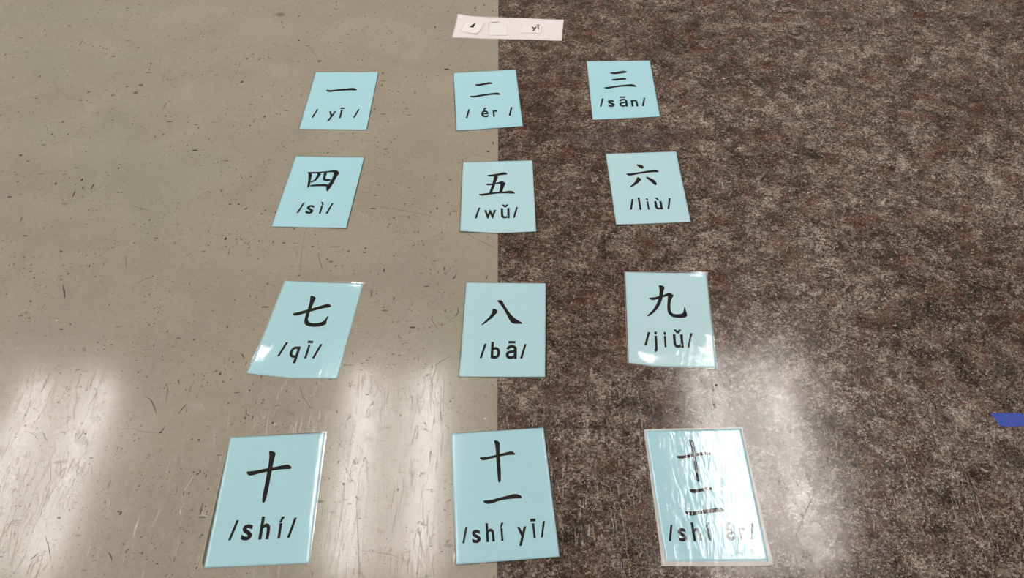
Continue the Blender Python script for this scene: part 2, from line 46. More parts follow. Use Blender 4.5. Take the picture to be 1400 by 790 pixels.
SCRATCHES_SHADE = [['m',0.54,[-1009.3,1884.6],[-1000,1858.2],[-989,1846.7],[-973.2,1831.5],[-952.9,1818.5],[-933.1,1806.3],[-911.9,1782.8]],['m',0.4,[-988.1,1765.2],[-977.3,1787.3],[-971.5,1800.5]],['f',0.89,[-900.1,2089.6],[-886.2,2078.8],[-869.3,2064.6]],['f',3.04,[-683,2009.9],[-683.5,1997.6],[-683.7,1983.9]],['m',1.77,[-480.9,2086.1],[-469.2,2074.4]],['m',0.87,[-455.5,2011],[-440.6,1972.2],[-429.6,1946.3]],['f',1.39,[-359.1,2229.7],[-335.5,2182.4]],['f',0.86,[-253.1,2015.5],[-229.2,2004.7]],['m',0.76,[-305.6,1635.5],[-272.1,1633.7]],['f',3.9,[-97.4,2028.6],[-115.6,1980]],['f',2.26,[-140.7,2165.3],[-126.4,2220.1]],['f',0.89,[-156.3,2099.2],[-138.3,2089.8]],['f',0.76,[-861.6,1619.5],[-843.2,1629]],['f',0.73,[-771.2,1495.2],[-760.4,1486.3]],['m',1.42,[-722,1443],[-710.2,1438.2],[-694.5,1432.2],[-682.1,1427.5]],['m',1.77,[-921.2,1416.5],[-920.2,1401.4]],['m',1.35,[-694.2,1300.2],[-685.5,1269.3]],['m',1.31,[-657,1228.3],[-650.3,1233.6],[-639.1,1240.8],[-630.7,1246.2]],['d',2.62,[-784.7,1228.7],[-781,1218.9],[-775.8,1209.5]],['m',1.02,[-505.6,1323],[-510.2,1315.6],[-508.4,1295.7]],['m',1.02,[-506.6,1323],[-503,1316.4]],['m',0.69,[-379.3,1362.6],[-378.8,1336.9],[-376.9,1291.7],[-372.3,1238.7]],['m',0.88,[-293.7,1426.7],[-271.3,1427.7],[-243.1,1426.2],[-214.3,1416.1],[-171.7,1402.8],[-147,1394.5],[-129.3,1385.4]],['f',0.7,[-171.7,1402.8],[-159,1392.8],[-151.3,1376.6]],['m',1.34,[-347.6,1296.8],[-341.6,1276],[-333.9,1254.2]],['d',1.02,[-397.5,1325.8],[-386,1325.4]],['f',0.67,[-415.3,1314.2],[-381.5,1313.2]],['m',1.35,[-329.6,1313.6],[-307.8,1314]],['d',1.95,[-96.1,1237.7],[-103.6,1219.2]],['d',0.98,[-114,1239.6],[-117,1233.6]],['d',1.95,[-43,1230.5],[-45.5,1219.8]],['f',1.5,[-178.7,1601.6],[-166.4,1579.4]],['f',0.75,[-88.7,1598.6],[-62.3,1580.3],[-36.2,1565.9]],['m',0.85,[-83.5,1343.2],[-59.6,1324.6],[-25.9,1298.5]],['m',0.81,[-429.9,1220.8],[-416.4,1217.6],[-409.7,1211.9]],['f',0.69,[-300.4,1370.7],[-291.1,1380.9],[-283.5,1391.3]],['f',0.71,[-295.8,1461.8],[-266.6,1473.3]],['d',2.28,[-781.7,1217.9],[-774.8,1206.3],[-771.5,1195.8]],['d',1.18,[-533,1004.7],[-527.4,995.8]],['m',0.89,[-505.6,1002.9],[-509.8,982.2]],['m',1.17,[-545,992.5],[-542.4,975.6],[-540.6,960.7]],['m',1.75,[-574.5,971.9],[-565,965],[-557.9,953.9],[-549.8,938.5]],['d',1.44,[-508.1,955.5],[-512,947.2],[-515.8,936.5]],['d',1.7,[-530.8,912.8],[-533.2,905.2],[-536.5,899.4]],['m',0.71,[-597.6,910.3],[-577.8,909.8],[-562.3,904.2],[-539.1,900.8]],['d',1.51,[-442,1058.8],[-437.9,1053.1],[-434.6,1047.8]],['m',1.5,[-429,1041.7],[-431.3,1033]],['d',1.43,[-413.2,946.5],[-411.5,933.9],[-405.4,931.2]],['m',1.13,[-433.3,914.2],[-426.8,915.4]],['m',0.58,[-796.1,954.5],[-792.9,961.7]],['m',0.58,[-792.4,950.8],[-789.4,959.8]],['m',0.58,[-788.3,948.9],[-785.2,957.9]],['m',0.58,[-784.8,948.8],[-781.1,956.7]],['d',1.57,[-92.3,1153.4],[-91.4,1142.4],[-95.4,1131.7]],['m',0.93,[-95.4,1130.8],[-104,1126.8],[-106.8,1119.2]],['m',0.93,[-136.7,1130.7],[-131.5,1117.7],[-126.4,1107]],['m',1.23,[-190.1,1094.1],[-183.3,1083.5]],['d',0.91,[-182.5,1072],[-175.1,1075.1],[-171.4,1072.9]],['m',1.19,[-126,1023.7],[-116,1033.3],[-102.9,1042.9]],['m',1.2,[-153.8,1045.4],[-152.3,1033.5]],['m',0.88,[-337,987.1],[-330,968.2],[-319,951.4],[-313.7,944]],['m',0.86,[-354.4,939.6],[-342.1,933.2],[-334,926.5]],['f',0.85,[-199.5,935.6],[-189.3,939],[-178.1,942.3]],['f',0.42,[-279.8,898.8],[-252.1,913.8],[-219.5,927.2],[-200.8,941.1]],['m',0.85,[-737.4,908.5],[-725.7,903],[-715.1,890.7]],['m',1.13,[-715.3,908],[-706.5,895.6],[-701.1,890.4]],['m',0.7,[-660.3,885.9],[-653.3,899.5]],['m',0.7,[-656.3,883.8],[-648.5,897.6]],['m',0.7,[-652.5,883],[-645,895.1]],['m',0.7,[-648.4,881.6],[-641.4,892.3]],['m',0.7,[-645.1,881.5],[-638.6,889.5]],['m',0.83,[-699.6,852.4],[-690.3,854.8]],['f',0.83,[-685.1,853],[-676.5,830],[-671.9,812.3]],['f',0.54,[-518.9,813.4],[-521.7,797.7],[-522.7,777.6]],['d',0.8,[-487,804.7],[-485.5,790.6]],['d',1.6,[-475.9,797.2],[-474.6,788.8]],['d',1.03,[-651.1,727],[-641.5,710.9],[-631.7,691]],['f',0.77,[-503.1,733.8],[-502.6,716.4],[-504.1,702.1]],['d',1.78,[-555.9,700.5],[-550.9,693.3],[-548,687.7]],['m',1.26,[-574.1,686.9],[-568.8,690.1]],['m',1.01,[-463.9,692.2],[-463.5,683]],['d',1.27,[-652.7,701.3],[-655.9,695.7],[-659.6,691.6]],['m',0.52,[-711.6,748.3],[-691.5,749.9]],['m',0.52,[-711.1,751.8],[-691.7,753.5]],['m',0.52,[-702.1,744.8],[-692.6,746.9]],['w',0.8,[-647.9,789.8],[-632.1,794.1],[-617,796.8]],['m',0.68,[-252.3,839.2],[-247.2,829.3],[-238.9,814.6],[-230.9,801.8]],['m',0.78,[-224.6,760],[-220.3,730.2],[-215.1,695.6],[-210.6,654.2]],['m',0.5,[-213.9,695.6],[-193.5,692.3],[-173.1,688.5],[-152.5,680.2],[-144.8,675.9]],['d',0.79,[-91.8,774.5],[-96.9,770.7],[-100.6,766.2]],['f',0.82,[-184.4,844.1],[-172.6,843.1]],['f',0.8,[-186.8,799.1],[-182.3,792.8]],['m',0.78,[-167.2,766.2],[-168.7,749.7],[-171.9,723.2]],['f',0.52,[-163.2,764.6],[-165.2,748.1],[-168.9,734.9]],['f',0.77,[-201.8,729.8],[-198.6,722.4]],['f',0.83,[-277,864.6],[-270.6,879.7],[-260.6,889.7]],['d',1.23,[-32.8,650.3],[-29.8,654.2]],['t',2.09,[813.6,1958],[828.7,1943.8],[842,1931.3],[861.2,1925.1]],['p',0.89,[432.9,790.4],[413.7,759.4],[393,726.2],[376.5,697.3]]]  # the broad faint streak below the paper strip is a shadow drawn as colour
MISC = {'strip': [[-118,2141.8],[137,2111.1],[126.7,2015.2],[-128.6,2038.6]],'scrap1': [[-100.1,2113.5],[-50.5,2093.2],[-71.2,2047.2],[-110.2,2066.5]],'scrap2': [[-43.4,2101.8],[1.6,2094],[0.6,2041.6],[-43.2,2043.4]],'scrap3': [[33.5,2089],[85.3,2084.1],[80.4,2046.7],[32,2053.1]],'mark1': [[-88.6,2084.1],[-80.1,2096.3],[-73.2,2096.9],[-77.3,2085.9],[-78.7,2080],[-85.3,2081.6]],'dash': [[-38.6,2106.8],[-18.2,2108.3],[-18.2,2106],[-38.2,2104.4]],'yi': [[65.3,2070.1],[74.2,2070.7]],'tape': [[719.2,905.8],[729.1,906.6],[742.2,905.5],[763.5,906.2],[769.5,900.3],[774.8,890.1],[773.4,882.4],[760.7,881.1],[747.7,880.4],[730.4,880.9],[724,883.6],[722.1,896.7]],'seam': [[-19.2,2179.1],[-25.7,990.8],[-26.9,655.5]],'crumb': [[315.4,972.2]],'flake': [[474.8,1841.6]],'purple': [[242.6,1632.5],[394.4,1627.3],[246.9,1676.2]]}


# ------------------------------------------------------------------ helpers
def srgb(r, g, b):
    f = lambda c: (c / 255 / 12.92) if c / 255 <= 0.04045 else ((c / 255 + 0.055) / 1.055) ** 2.4
    return (f(r), f(g), f(b), 1.0)

class NT:
    """tiny node-building helper"""
    def __init__(self, name):
        self.m = bpy.data.materials.new(name); self.m.use_nodes = True
        self.t = self.m.node_tree; self.t.nodes.clear()
        self.out = self.n('ShaderNodeOutputMaterial')
    def n(self, typ, **kw):
        nd = self.t.nodes.new(typ)
        for k, v in kw.items(): setattr(nd, k, v)
        return nd
    def link(self, a, b): self.t.links.new(a, b)
    def put(self, sock, v):
        if hasattr(v, 'is_output'): self.link(v, sock)
        else: sock.default_value = v
    def coord(self, scale=(1, 1, 1), rot=0.0, loc=(0, 0, 0)):
        tc = self.n('ShaderNodeTexCoord'); mp = self.n('ShaderNodeMapping')
        mp.inputs['Scale'].default_value = scale; mp.inputs['Rotation'].default_value = (0, 0, rot)
        mp.inputs['Location'].default_value = loc
        self.link(tc.outputs['Object'], mp.inputs['Vector']); return mp.outputs[0]
    def noise(self, vec, scale, detail=3, rough=0.5, dist=0.0, col=False):
        nd = self.n('ShaderNodeTexNoise'); self.link(vec, nd.inputs['Vector'])
        nd.inputs['Scale'].default_value = scale; nd.inputs['Detail'].default_value = detail
        nd.inputs['Roughness'].default_value = rough; nd.inputs['Distortion'].default_value = dist
        return nd.outputs['Color' if col else 'Fac']
    def voro(self, vec, scale, feature='F1', out='Distance', rand=1.0):
        nd = self.n('ShaderNodeTexVoronoi', feature=feature); self.link(vec, nd.inputs['Vector'])
        nd.inputs['Scale'].default_value = scale; nd.inputs['Randomness'].default_value = rand
        return nd.outputs[out]
    def math(self, op, a, b=0.0, c=None, clamp=False):
        nd = self.n('ShaderNodeMath', operation=op, use_clamp=clamp)
        self.put(nd.inputs[0], a); self.put(nd.inputs[1], b)
        if c is not None: self.put(nd.inputs[2], c)
        return nd.outputs[0]
    def ramp(self, v, lo, hi, a=0.0, b=1.0):
        nd = self.n('ShaderNodeMapRange'); self.put(nd.inputs['Value'], v)
        nd.interpolation_type = 'SMOOTHSTEP'
        for k, x in (('From Min', lo), ('From Max', hi), ('To Min', a), ('To Max', b)): self.put(nd.inputs[k], x)
        return nd.outputs[0]
    def mix(self, f, a, b, blend='MIX'):
        nd = self.n('ShaderNodeMix', data_type='RGBA', blend_type=blend)
        self.put(nd.inputs[0], f); self.put(nd.inputs[6], a); self.put(nd.inputs[7], b)
        return nd.outputs[2]
    def vadd(self, a, b, scale=1.0, off=(0.5, 0.5, 0.5)):
        s = self.n('ShaderNodeVectorMath', operation='SUBTRACT'); self.link(b, s.inputs[0]); s.inputs[1].default_value = off
        k = self.n('ShaderNodeVectorMath', operation='SCALE'); self.link(s.outputs[0], k.inputs[0]); k.inputs['Scale'].default_value = scale
        d = self.n('ShaderNodeVectorMath', operation='ADD'); self.link(a, d.inputs[0]); self.link(k.outputs[0], d.inputs[1])
        return d.outputs[0]
    def bump(self, h, dist, strength=1.0, normal=None):
        nd = self.n('ShaderNodeBump'); self.put(nd.inputs['Height'], h)
        nd.inputs['Distance'].default_value = dist; nd.inputs['Strength'].default_value = strength
        if normal is not None: self.link(normal, nd.inputs['Normal'])
        return nd.outputs[0]
    def bsdf(self, **kw):
        nd = self.n('ShaderNodeBsdfPrincipled')
        for k, v in kw.items():
            self.put(nd.inputs[k.replace('_', ' ')], v)
        self.link(nd.outputs[0], self.out.inputs['Surface']); return nd

# ------------------------------------------------------------------ materials
def mat_floor_light():
    t = NT('grey_beige_linoleum'); p = t.coord()
    warm = t.ramp(t.noise(p, 1.6, 3, 0.55), 0.35, 0.65)
    base = t.mix(warm, FLOOR_A, FLOOR_B)
    tone = t.ramp(t.noise(t.coord(loc=(5, 3, 0)), 7, 5, 0.6, 0.6), 0.25, 0.75, 0.93, 1.06)
    grain = t.ramp(t.noise(p, 420, 3, 0.7), 0.3, 0.7, 0.92, 1.07)
    fine = t.ramp(t.noise(p, 110, 4, 0.7, 0.5), 0.3, 0.7, 0.955, 1.04)
    k = t.math('MULTIPLY', t.math('MULTIPLY', tone, grain), fine)
    kc = t.n('ShaderNodeCombineColor'); [t.link(k, kc.inputs[i]) for i in range(3)]
    c = t.mix(1.0, base, kc.outputs[0], 'MULTIPLY')
    # small dark grit: voronoi cells whose own random value decides if they hold a speck
    def grit(vec, scale, r, keep):
        nd = t.n('ShaderNodeTexVoronoi'); t.link(vec, nd.inputs['Vector']); nd.inputs['Scale'].default_value = scale
        sep = t.n('ShaderNodeSeparateColor'); t.link(nd.outputs['Color'], sep.inputs[0])
        rr = t.math('MULTIPLY', t.ramp(sep.outputs[0], keep, 1.0), r)
        return t.math('LESS_THAN', nd.outputs['Distance'], rr), sep.outputs[1]
    wv = t.vadd(p, t.noise(p, 160, 2, 0.6, col=True), 0.004)
    clump = t.ramp(t.noise(t.coord(loc=(1, 7, 0)), 9, 3, 0.6), 0.36, 0.60)
    for vec, sc, r, keep, amt in ((wv, 120, 0.23, 0.36, 1.0), (t.coord(loc=(6, 6, 0)), 230, 0.26, 0.28, 1.0),
                                  (t.coord((1.0, 0.45, 1), 0.5), 75, 0.16, 0.45, 1.0),
                                  (t.coord((0.35, 1.0, 1), -0.4), 66, 0.15, 0.45, 1.0),
                                  (t.coord((1.0, 0.18, 1), -0.9), 48, 0.10, 0.45, 1.0)):
        g, rnd = grit(vec, sc, r, keep)
        f = t.math('MULTIPLY', t.math('MULTIPLY', g, t.math('MULTIPLY', rnd, amt)), clump)
        c = t.mix(f, c, srgb(40, 34, 26))
    g, rnd = grit(t.coord(loc=(3, 9, 0)), 40, 0.06, 0.6)
    c = t.mix(t.math('MULTIPLY', g, 0.35), c, srgb(215, 208, 190))
    # wax relief: soft waves, orange peel and hair-fine scratches
    wave = t.noise(t.coord(loc=(2, 2, 0)), 9, 1, 0.4)
    peel = t.noise(p, 200, 2, 0.5, 0.4)
    def hair(rot, sc, lo):
        q = t.vadd(t.coord((1, 0.10, 1), rot), t.noise(t.coord(), 9, 2, 0.5, col=True), 0.02)
        v = t.noise(q, sc, 2, 0.55)
        m = t.ramp(t.noise(t.coord(loc=(rot * 3, sc, 0)), 14, 2, 0.5), 0.44, 0.60)   # scratches come in clusters
        return t.math('MULTIPLY', m, t.ramp(t.math('ABSOLUTE', t.math('SUBTRACT', v, 0.5)), 0.0, lo, 1.0, 0.0))
    hs = t.math('ADD', hair(0.5, 70, 0.010), t.math('ADD', hair(-1.0, 60, 0.010), hair(1.6, 80, 0.010)))
    n1 = t.bump(wave, 0.00022); n2 = t.bump(peel, 0.000012, 1.0, n1)
    pits = t.ramp(t.noise(t.vadd(p, t.noise(p, 60, 2, 0.6, col=True), 0.01), 70, 2, 0.5), 0.66, 0.72)
    n3 = t.bump(t.math('ADD', t.math('MULTIPLY', hs, -1.0), t.math('MULTIPLY', pits, -1.6)), 0.00008, 1.0, n2)
    rough = t.ramp(t.noise(p, 30, 4, 0.6), 0.3, 0.7, 0.115, 0.14)
    t.bsdf(Base_Color=c, Roughness=rough, Normal=n3, IOR=1.5, Specular_IOR_Level=FLOOR_SPEC)
    return t.m

def mat_floor_brown():
    t = NT('brown_marbled_linoleum'); p = t.coord()
    w1 = t.vadd(p, t.noise(p, 10, 3, 0.55, col=True), 0.09)
    w2 = t.vadd(w1, t.noise(p, 60, 3, 0.6, col=True), 0.016)
    big = t.noise(p, 3.2, 3, 0.55)
    med = t.noise(w1, 21, 6, 0.68, 0.3)
    fin = t.noise(w2, 150, 5, 0.75, 0.8)
    mic = t.noise(t.coord(loc=(4, 1, 0)), 480, 3, 0.75, 0.5)
    def chips(vec, scale):
        nd = t.n('ShaderNodeTexVoronoi'); t.link(vec, nd.inputs['Vector']); nd.inputs['Scale'].default_value = scale
        sp = t.n('ShaderNodeSeparateColor'); t.link(nd.outputs['Color'], sp.inputs[0]); return sp.outputs[0]
    w3 = t.vadd(w2, t.noise(p, 220, 3, 0.65, col=True), 0.012)
    w4 = t.vadd(t.coord(loc=(9, 9, 0)), t.noise(p, 400, 2, 0.65, col=True), 0.005)
    nan = t.noise(t.coord((1, 0.6, 1), 0.7, (4, 8, 0)), 900, 2, 0.7, 0.5)
    tone = 0.46
    for v, amt in ((med, 1.6), (fin, 1.25), (mic, 1.7), (nan, 1.1), (big, 0.8), (chips(w3, 130), 0.24), (chips(w4, 330), 0.55)):
        tone = t.math('ADD', tone, t.math('MULTIPLY', t.math('SUBTRACT', v, 0.5), amt))
    cr = t.n('ShaderNodeValToRGB'); t.link(tone, cr.inputs[0])
    el = cr.color_ramp.elements
    stops = [(0.0, BR[0]), (0.28, BR[1]), (0.5, BR[2]), (0.72, BR[3]), (1.0, BR[4])]
    el[0].position = 0; el[0].color = stops[0][1]; el[1].position = 1; el[1].color = stops[-1][1]
    for ps, cc in stops[1:-1]:
        e = el.new(ps); e.color = cc
    c = cr.outputs[0]
    # coloured chips of the marbling
    def patch(loc, scale, lo, hi, amt, colr, thr=None):
        f = t.math('MULTIPLY', t.ramp(t.noise(t.vadd(t.coord(loc=loc), t.noise(p, 45, 2, 0.6, col=True), 0.02), scale, 3, 0.6), lo, hi), amt)
        return t.mix(f, c, colr)
    c = patch((11, 0, 0), 15, 0.50, 0.66, 0.50, srgb(104, 66, 50))
    c = patch((0, 17, 0), 34, 0.62, 0.72, 0.60, srgb(124, 72, 52))
    c = patch((7, 23, 0), 24, 0.56, 0.68, 0.45, srgb(78, 78, 72))
    c = patch((31, 3, 0), 12, 0.58, 0.74, 0.35, srgb(92, 78, 80))
    c = patch((3, 41, 0), 38, 0.60, 0.72, 0.60, srgb(158, 142, 124))
    c = patch((13, 29, 0), 30, 0.60, 0.70, 0.65, srgb(44, 36, 33))
    # pale and dark threads
    def thread(loc, scale, wdt, mlo, amt, colr, stretch=(1, 1, 1), rot=0.0):
        q = t.vadd(t.coord(stretch, rot, loc), t.noise(p, 30, 3, 0.6, col=True), 0.05)
        v = t.math('ABSOLUTE', t.math('SUBTRACT', t.noise(q, scale, 3, 0.6), 0.5))
        m = t.ramp(t.noise(t.coord(loc=(loc[0] + 9, 2, 0)), 26, 3, 0.6), mlo, mlo + 0.12)
        f = t.math('MULTIPLY', t.math('MULTIPLY', t.ramp(v, 0.0, wdt, 1.0, 0.0), m), amt)
        return t.mix(f, c, colr)
    c = thread((0, 0, 0), 110, 0.016, 0.42, 0.8, srgb(196, 182, 164))
    c = thread((5, 5, 0), 170, 0.018, 0.42, 0.60, srgb(178, 166, 152), (1, 0.5, 1), 0.6)
    c = thread((8, 2, 0), 50, 0.016, 0.44, 0.8, srgb(32, 25, 23), (0.6, 1, 1), 0.2)
    c = thread((2, 8, 0), 110, 0.020, 0.42, 0.65, srgb(34, 27, 25))
    # pale grit
    nd = t.n('ShaderNodeTexVoronoi'); t.link(w2, nd.inputs['Vector']); nd.inputs['Scale'].default_value = 210
    sep = t.n('ShaderNodeSeparateColor'); t.link(nd.outputs['Color'], sep.inputs[0])
    g = t.math('LESS_THAN', nd.outputs['Distance'], t.ramp(sep.outputs[0], 0.62, 1.0, 0.0, 0.34))
    c = t.mix(t.math('MULTIPLY', g, 0.75), c, srgb(196, 182, 164))
    sx_ = t.n('ShaderNodeSeparateXYZ'); t.link(w1, sx_.inputs[0])   # the lino is darker and redder close to the joint
    c = t.mix(t.ramp(sx_.outputs[0], 0.0, 0.55, 0.55, 0.0), c, t.mix(1.0, c, (0.66, 0.56, 0.52, 1), 'MULTIPLY'))
    # violet stain in the lino below the three card
    (sx, sy), (ex, ey), (tx, ty) = MISC['purple']
    q = t.vadd(p, t.noise(p, 22, 3, 0.6, col=True), 0.05)
    mp = t.n('ShaderNodeMapping'); t.link(q, mp.inputs[0])
    mp.inputs['Location'].default_value = (-sx / 1000 / 0.17, -sy / 1000 / 0.030, 0)
    mp.inputs['Scale'].default_value = (1 / 0.17, 1 / 0.030, 0)
    ln = t.n('ShaderNodeVectorMath', operation='LENGTH'); t.link(mp.outputs[0], ln.inputs[0])
    c = t.mix(t.ramp(ln.outputs['Value'], 0.3, 1.2, 0.42, 0.0), c, srgb(82, 70, 86))
    wave = t.noise(t.coord(loc=(2, 2, 0)), 11, 3, 0.5)
    peel = t.noise(p, 130, 4, 0.65, 0.4)
    q = t.vadd(t.coord((1, 0.12, 1), 0.75), t.noise(p, 9, 2, 0.5, col=True), 0.03)
    hs = t.ramp(t.math('ABSOLUTE', t.math('SUBTRACT', t.noise(q, 70, 2, 0.55), 0.5)), 0.0, 0.010, 1.0, 0.0)
    n1 = t.bump(wave, 0.0004); n2 = t.bump(peel, 0.00004, 1.0, n1); n3 = t.bump(t.math('MULTIPLY', hs, -1.0), 0.00004, 1.0, n2)
    rough = t.ramp(t.noise(p, 24, 4, 0.6), 0.3, 0.7, 0.12, 0.17)
    t.bsdf(Base_Color=c, Roughness=rough, Normal=n3, IOR=1.5, Specular_IOR_Level=BROWN_SPEC)
    return t.m

def film_normal(t, amp, seed):
    """height of the plastic skin over card and ink: long soft ripples and fine peel"""
    rip = t.noise(t.coord((1, 0.28, 1), 0.12, (seed, seed * 2, 0)), 95, 3, 0.6, 0.8)
    soft = t.noise(t.coord(loc=(seed, 1, 0)), 26, 2, 0.5)
    peel = t.noise(t.coord(), 420, 2, 0.5)
    n1 = t.bump(soft, 0.0005 * amp); n2 = t.bump(rip, 0.00030 * amp, 1.0, n1)
    return t.bump(peel, 0.00004, 1.0, n2)

def mat_card(name, col, amp, seed, coat=1.0, crough=0.07):
    t = NT(name); p = t.coord()
    fib = t.ramp(t.noise(p, 240, 3, 0.7), 0.3, 0.7, 0.985, 1.015)
    kc = t.n('ShaderNodeCombineColor'); [t.link(fib, kc.inputs[i]) for i in range(3)]
    c = t.mix(1.0, col, kc.outputs[0], 'MULTIPLY')
    b = t.bsdf(Base_Color=c, Roughness=0.75, Specular_IOR_Level=0.1, Coat_Weight=coat, Coat_Roughness=crough, Coat_IOR=1.62)
    nm = film_normal(t, amp, seed); t.link(nm, b.inputs['Coat Normal'])
    return t.m

def mat_film(amp, seed, tint, glare_white):
    """clear plastic margin of a laminated card, with glare and shade in its colour"""
    t = NT('film_glare_shade')
    tr = t.n('ShaderNodeBsdfTransparent'); tr.inputs[0].default_value = tint
    gl = t.n('ShaderNodeBsdfGlossy'); gl.inputs['Roughness'].default_value = 0.12
    gl.inputs['Color'].default_value = (1, 1, 1, 1)
    rp = t.noise(t.coord((1, 0.15, 1), 0.35), 140, 3, 0.6, 0.6)
    nm = t.bump(rp, 0.0004 * amp); t.link(nm, gl.inputs['Normal'])
    fr = t.n('ShaderNodeFresnel'); fr.inputs[0].default_value = 1.5; t.link(nm, fr.inputs['Normal'])
    ms = t.n('ShaderNodeMixShader'); t.link(t.math('MULTIPLY', fr.outputs[0], 2.0, clamp=True), ms.inputs[0])
    t.link(tr.outputs[0], ms.inputs[1]); t.link(gl.outputs[0], ms.inputs[2]); hz = t.n('ShaderNodeBsdfDiffuse'); hz.inputs[0].default_value = (.9, .9, .88, 1)  # white diffuse share paints lamp glare onto the margin
    m2 = t.n('ShaderNodeMixShader'); m2.inputs[0].default_value = glare_white
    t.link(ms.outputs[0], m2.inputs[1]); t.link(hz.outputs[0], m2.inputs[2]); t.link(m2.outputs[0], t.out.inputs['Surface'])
    return t.m

def mat_edge_highlight():  # pale band, paints the highlight along the outer rim of the film
    t = NT('film_edge_highlight'); tr = t.n('ShaderNodeBsdfTransparent')
    bs = t.bsdf(Base_Color=srgb(232, 230, 222), Roughness=0.25); ms = t.n('ShaderNodeMixShader'); ms.inputs[0].default_value = 0.6
    t.link(tr.outputs[0], ms.inputs[1]); t.link(bs.outputs[0], ms.inputs[2]); t.link(ms.outputs[0], t.out.inputs['Surface']); return t.m

def mat_plain(name, col, rough=0.6, vary=0.03, scale=60, spec=0.5, bump=0.0):
    t = NT(name); p = t.coord()
    f = t.ramp(t.noise(p, scale, 4, 0.6), 0.3, 0.7, 1 - vary, 1 + vary)
    kc = t.n('ShaderNodeCombineColor'); [t.link(f, kc.inputs[i]) for i in range(3)]
    b = t.bsdf(Base_Color=t.mix(1.0, col, kc.outputs[0], 'MULTIPLY'), Roughness=rough, Specular_IOR_Level=spec)
    if bump: t.link(t.bump(t.noise(p, scale, 3, 0.6), bump), b.inputs['Normal'])
    return t.m

def mat_lens():
    """prismatic lens of a ceiling light with two tubes glowing through it"""
    t = NT('lit_prismatic_lens'); sep = t.n('ShaderNodeSeparateXYZ'); t.link(t.coord(), sep.inputs[0])
    ax = t.math('SUBTRACT', t.math('ABSOLUTE', sep.outputs[0]), 0.175)
    g = t.math('POWER', 2.71828, t.math('MULTIPLY', t.math('MULTIPLY', ax, ax), -1 / (0.040 ** 2)))
    e = t.n('ShaderNodeEmission'); e.inputs[0].default_value = (1.0, 0.955, 0.92, 1)
    t.link(t.math('ADD', t.math('MULTIPLY', g, TUBE_GLOW), LENS_GLOW), e.inputs[1])
    t.link(e.outputs[0], t.out.inputs['Surface']); return t.m

FLOOR_A, FLOOR_B = srgb(171, 161, 145), srgb(166, 161, 144)
FLOOR_SPEC, BROWN_SPEC = 0.42, 0.55
BR = [srgb(28, 22, 21), srgb(64, 50, 45), srgb(97, 81, 73), srgb(136, 121, 109), srgb(204, 192, 179)]
M = {
 'floor_light': mat_floor_light(), 'floor_brown': mat_floor_brown(),
 'white': mat_plain('white_paper', srgb(247, 238, 241), 0.6, 0.01),
 'scrap': mat_plain('white_card_scrap', srgb(250, 244, 246), 0.55, 0.01),
 'pencil': mat_plain('grey_ink', srgb(70, 66, 66), 0.6, 0.02),
 'tape': mat_plain('blue_tape', srgb(56, 84, 184), 0.55, 0.08, 900, 0.4, 0.0002),
 'wall': mat_plain('cream_wall_paint', srgb(205, 200, 188), 0.8),
 'ceiling': mat_plain('white_ceiling_tile', srgb(215, 213, 206), 0.9, 0.05, 300),
 'pan': mat_plain('white_enamel', srgb(228, 226, 220), 0.5, 0.01),
 'lens': mat_lens(), 'edge_highlight': mat_edge_highlight(),
 'crumb': mat_plain('dark_crumb', srgb(38, 30, 26), 0.7, 0.1, 900),
 'flake': mat_plain('white_chip', srgb(230, 224, 214), 0.6, 0.05, 900),
}
MARK = {'f': ('faint_scuff', (132, 123, 104)), 'm': ('brown_scuff', (92, 83, 67)), 'd': ('dark_scuff', (58, 50, 40)),
        'k': ('black_grit', (34, 28, 22)), 'w': ('pale_scuff', (200, 192, 174)), 'p': ('dark_violet_smudge', (62, 50, 50)),
        't': ('tan_fleck', (160, 138, 122))}
for k, (nm, c) in MARK.items(): M['mark_' + k] = mat_plain(nm, srgb(*c), 0.35, 0.1, 500)

# ------------------------------------------------------------------ mesh helpers
def obj(name, bm, mat, parent=None, smooth=False):
    me = bpy.data.meshes.new(name); bm.to_mesh(me); bm.free()
    me.materials.append(mat)
    if smooth:
        for f in me.polygons: f.use_smooth = True
    o = bpy.data.objects.new(name, me); COL.objects.link(o)
    if parent is not None: o.parent = parent
    return o

def tag(o, label, cat, group=None, kind=None):
    if label: o['label'] = label
    if cat: o['category'] = cat
    if group: o['group'] = group
    if kind: o['kind'] = kind
    return o

def box(bm, x0, x1, y0, y1, z0, z1):
    vs = [bm.verts.new((x, y, z)) for x in (x0, x1) for y in (y0, y1) for z in (z0, z1)]
    for a in ((0, 1, 3, 2), (4, 6, 7, 5), (0, 4, 5, 1), (2, 3, 7, 6), (0, 2, 6, 4), (1, 5, 7, 3)):
        bm.faces.new([vs[i] for i in a])

def poly(bm, pts, z):
    """flat polygon; z may be a number or a function of (x, y)"""
    zf = z if callable(z) else (lambda x, y: z)
    vs = [bm.verts.new((x, y, zf(x, y))) for x, y in pts]
    f = bm.faces.new(vs)
    f.normal_update()
    if f.normal.z < 0: f.normal_flip()
    return f

def chaikin(P, n=2):
    for _ in range(n):
        Q = []
        for i in range(len(P)):
            a, b = P[i], P[(i + 1) % len(P)]
            Q.append((a[0] * .78 + b[0] * .22, a[1] * .78 + b[1] * .22)); Q.append((a[0] * .22 + b[0] * .78, a[1] * .22 + b[1] * .78))
        P = Q
    return P

def along(P, s):
    """point at fraction s (0..1) of a polyline"""
    L = [math.dist(P[i], P[i + 1]) for i in range(len(P) - 1)]; tot = sum(L); d = s * tot
    for i, l in enumerate(L):
        if d <= l or i == len(L) - 1:
            u = d / l; return (P[i][0] + (P[i + 1][0] - P[i][0]) * u, P[i][1] + (P[i + 1][1] - P[i][1]) * u)
        d -= l

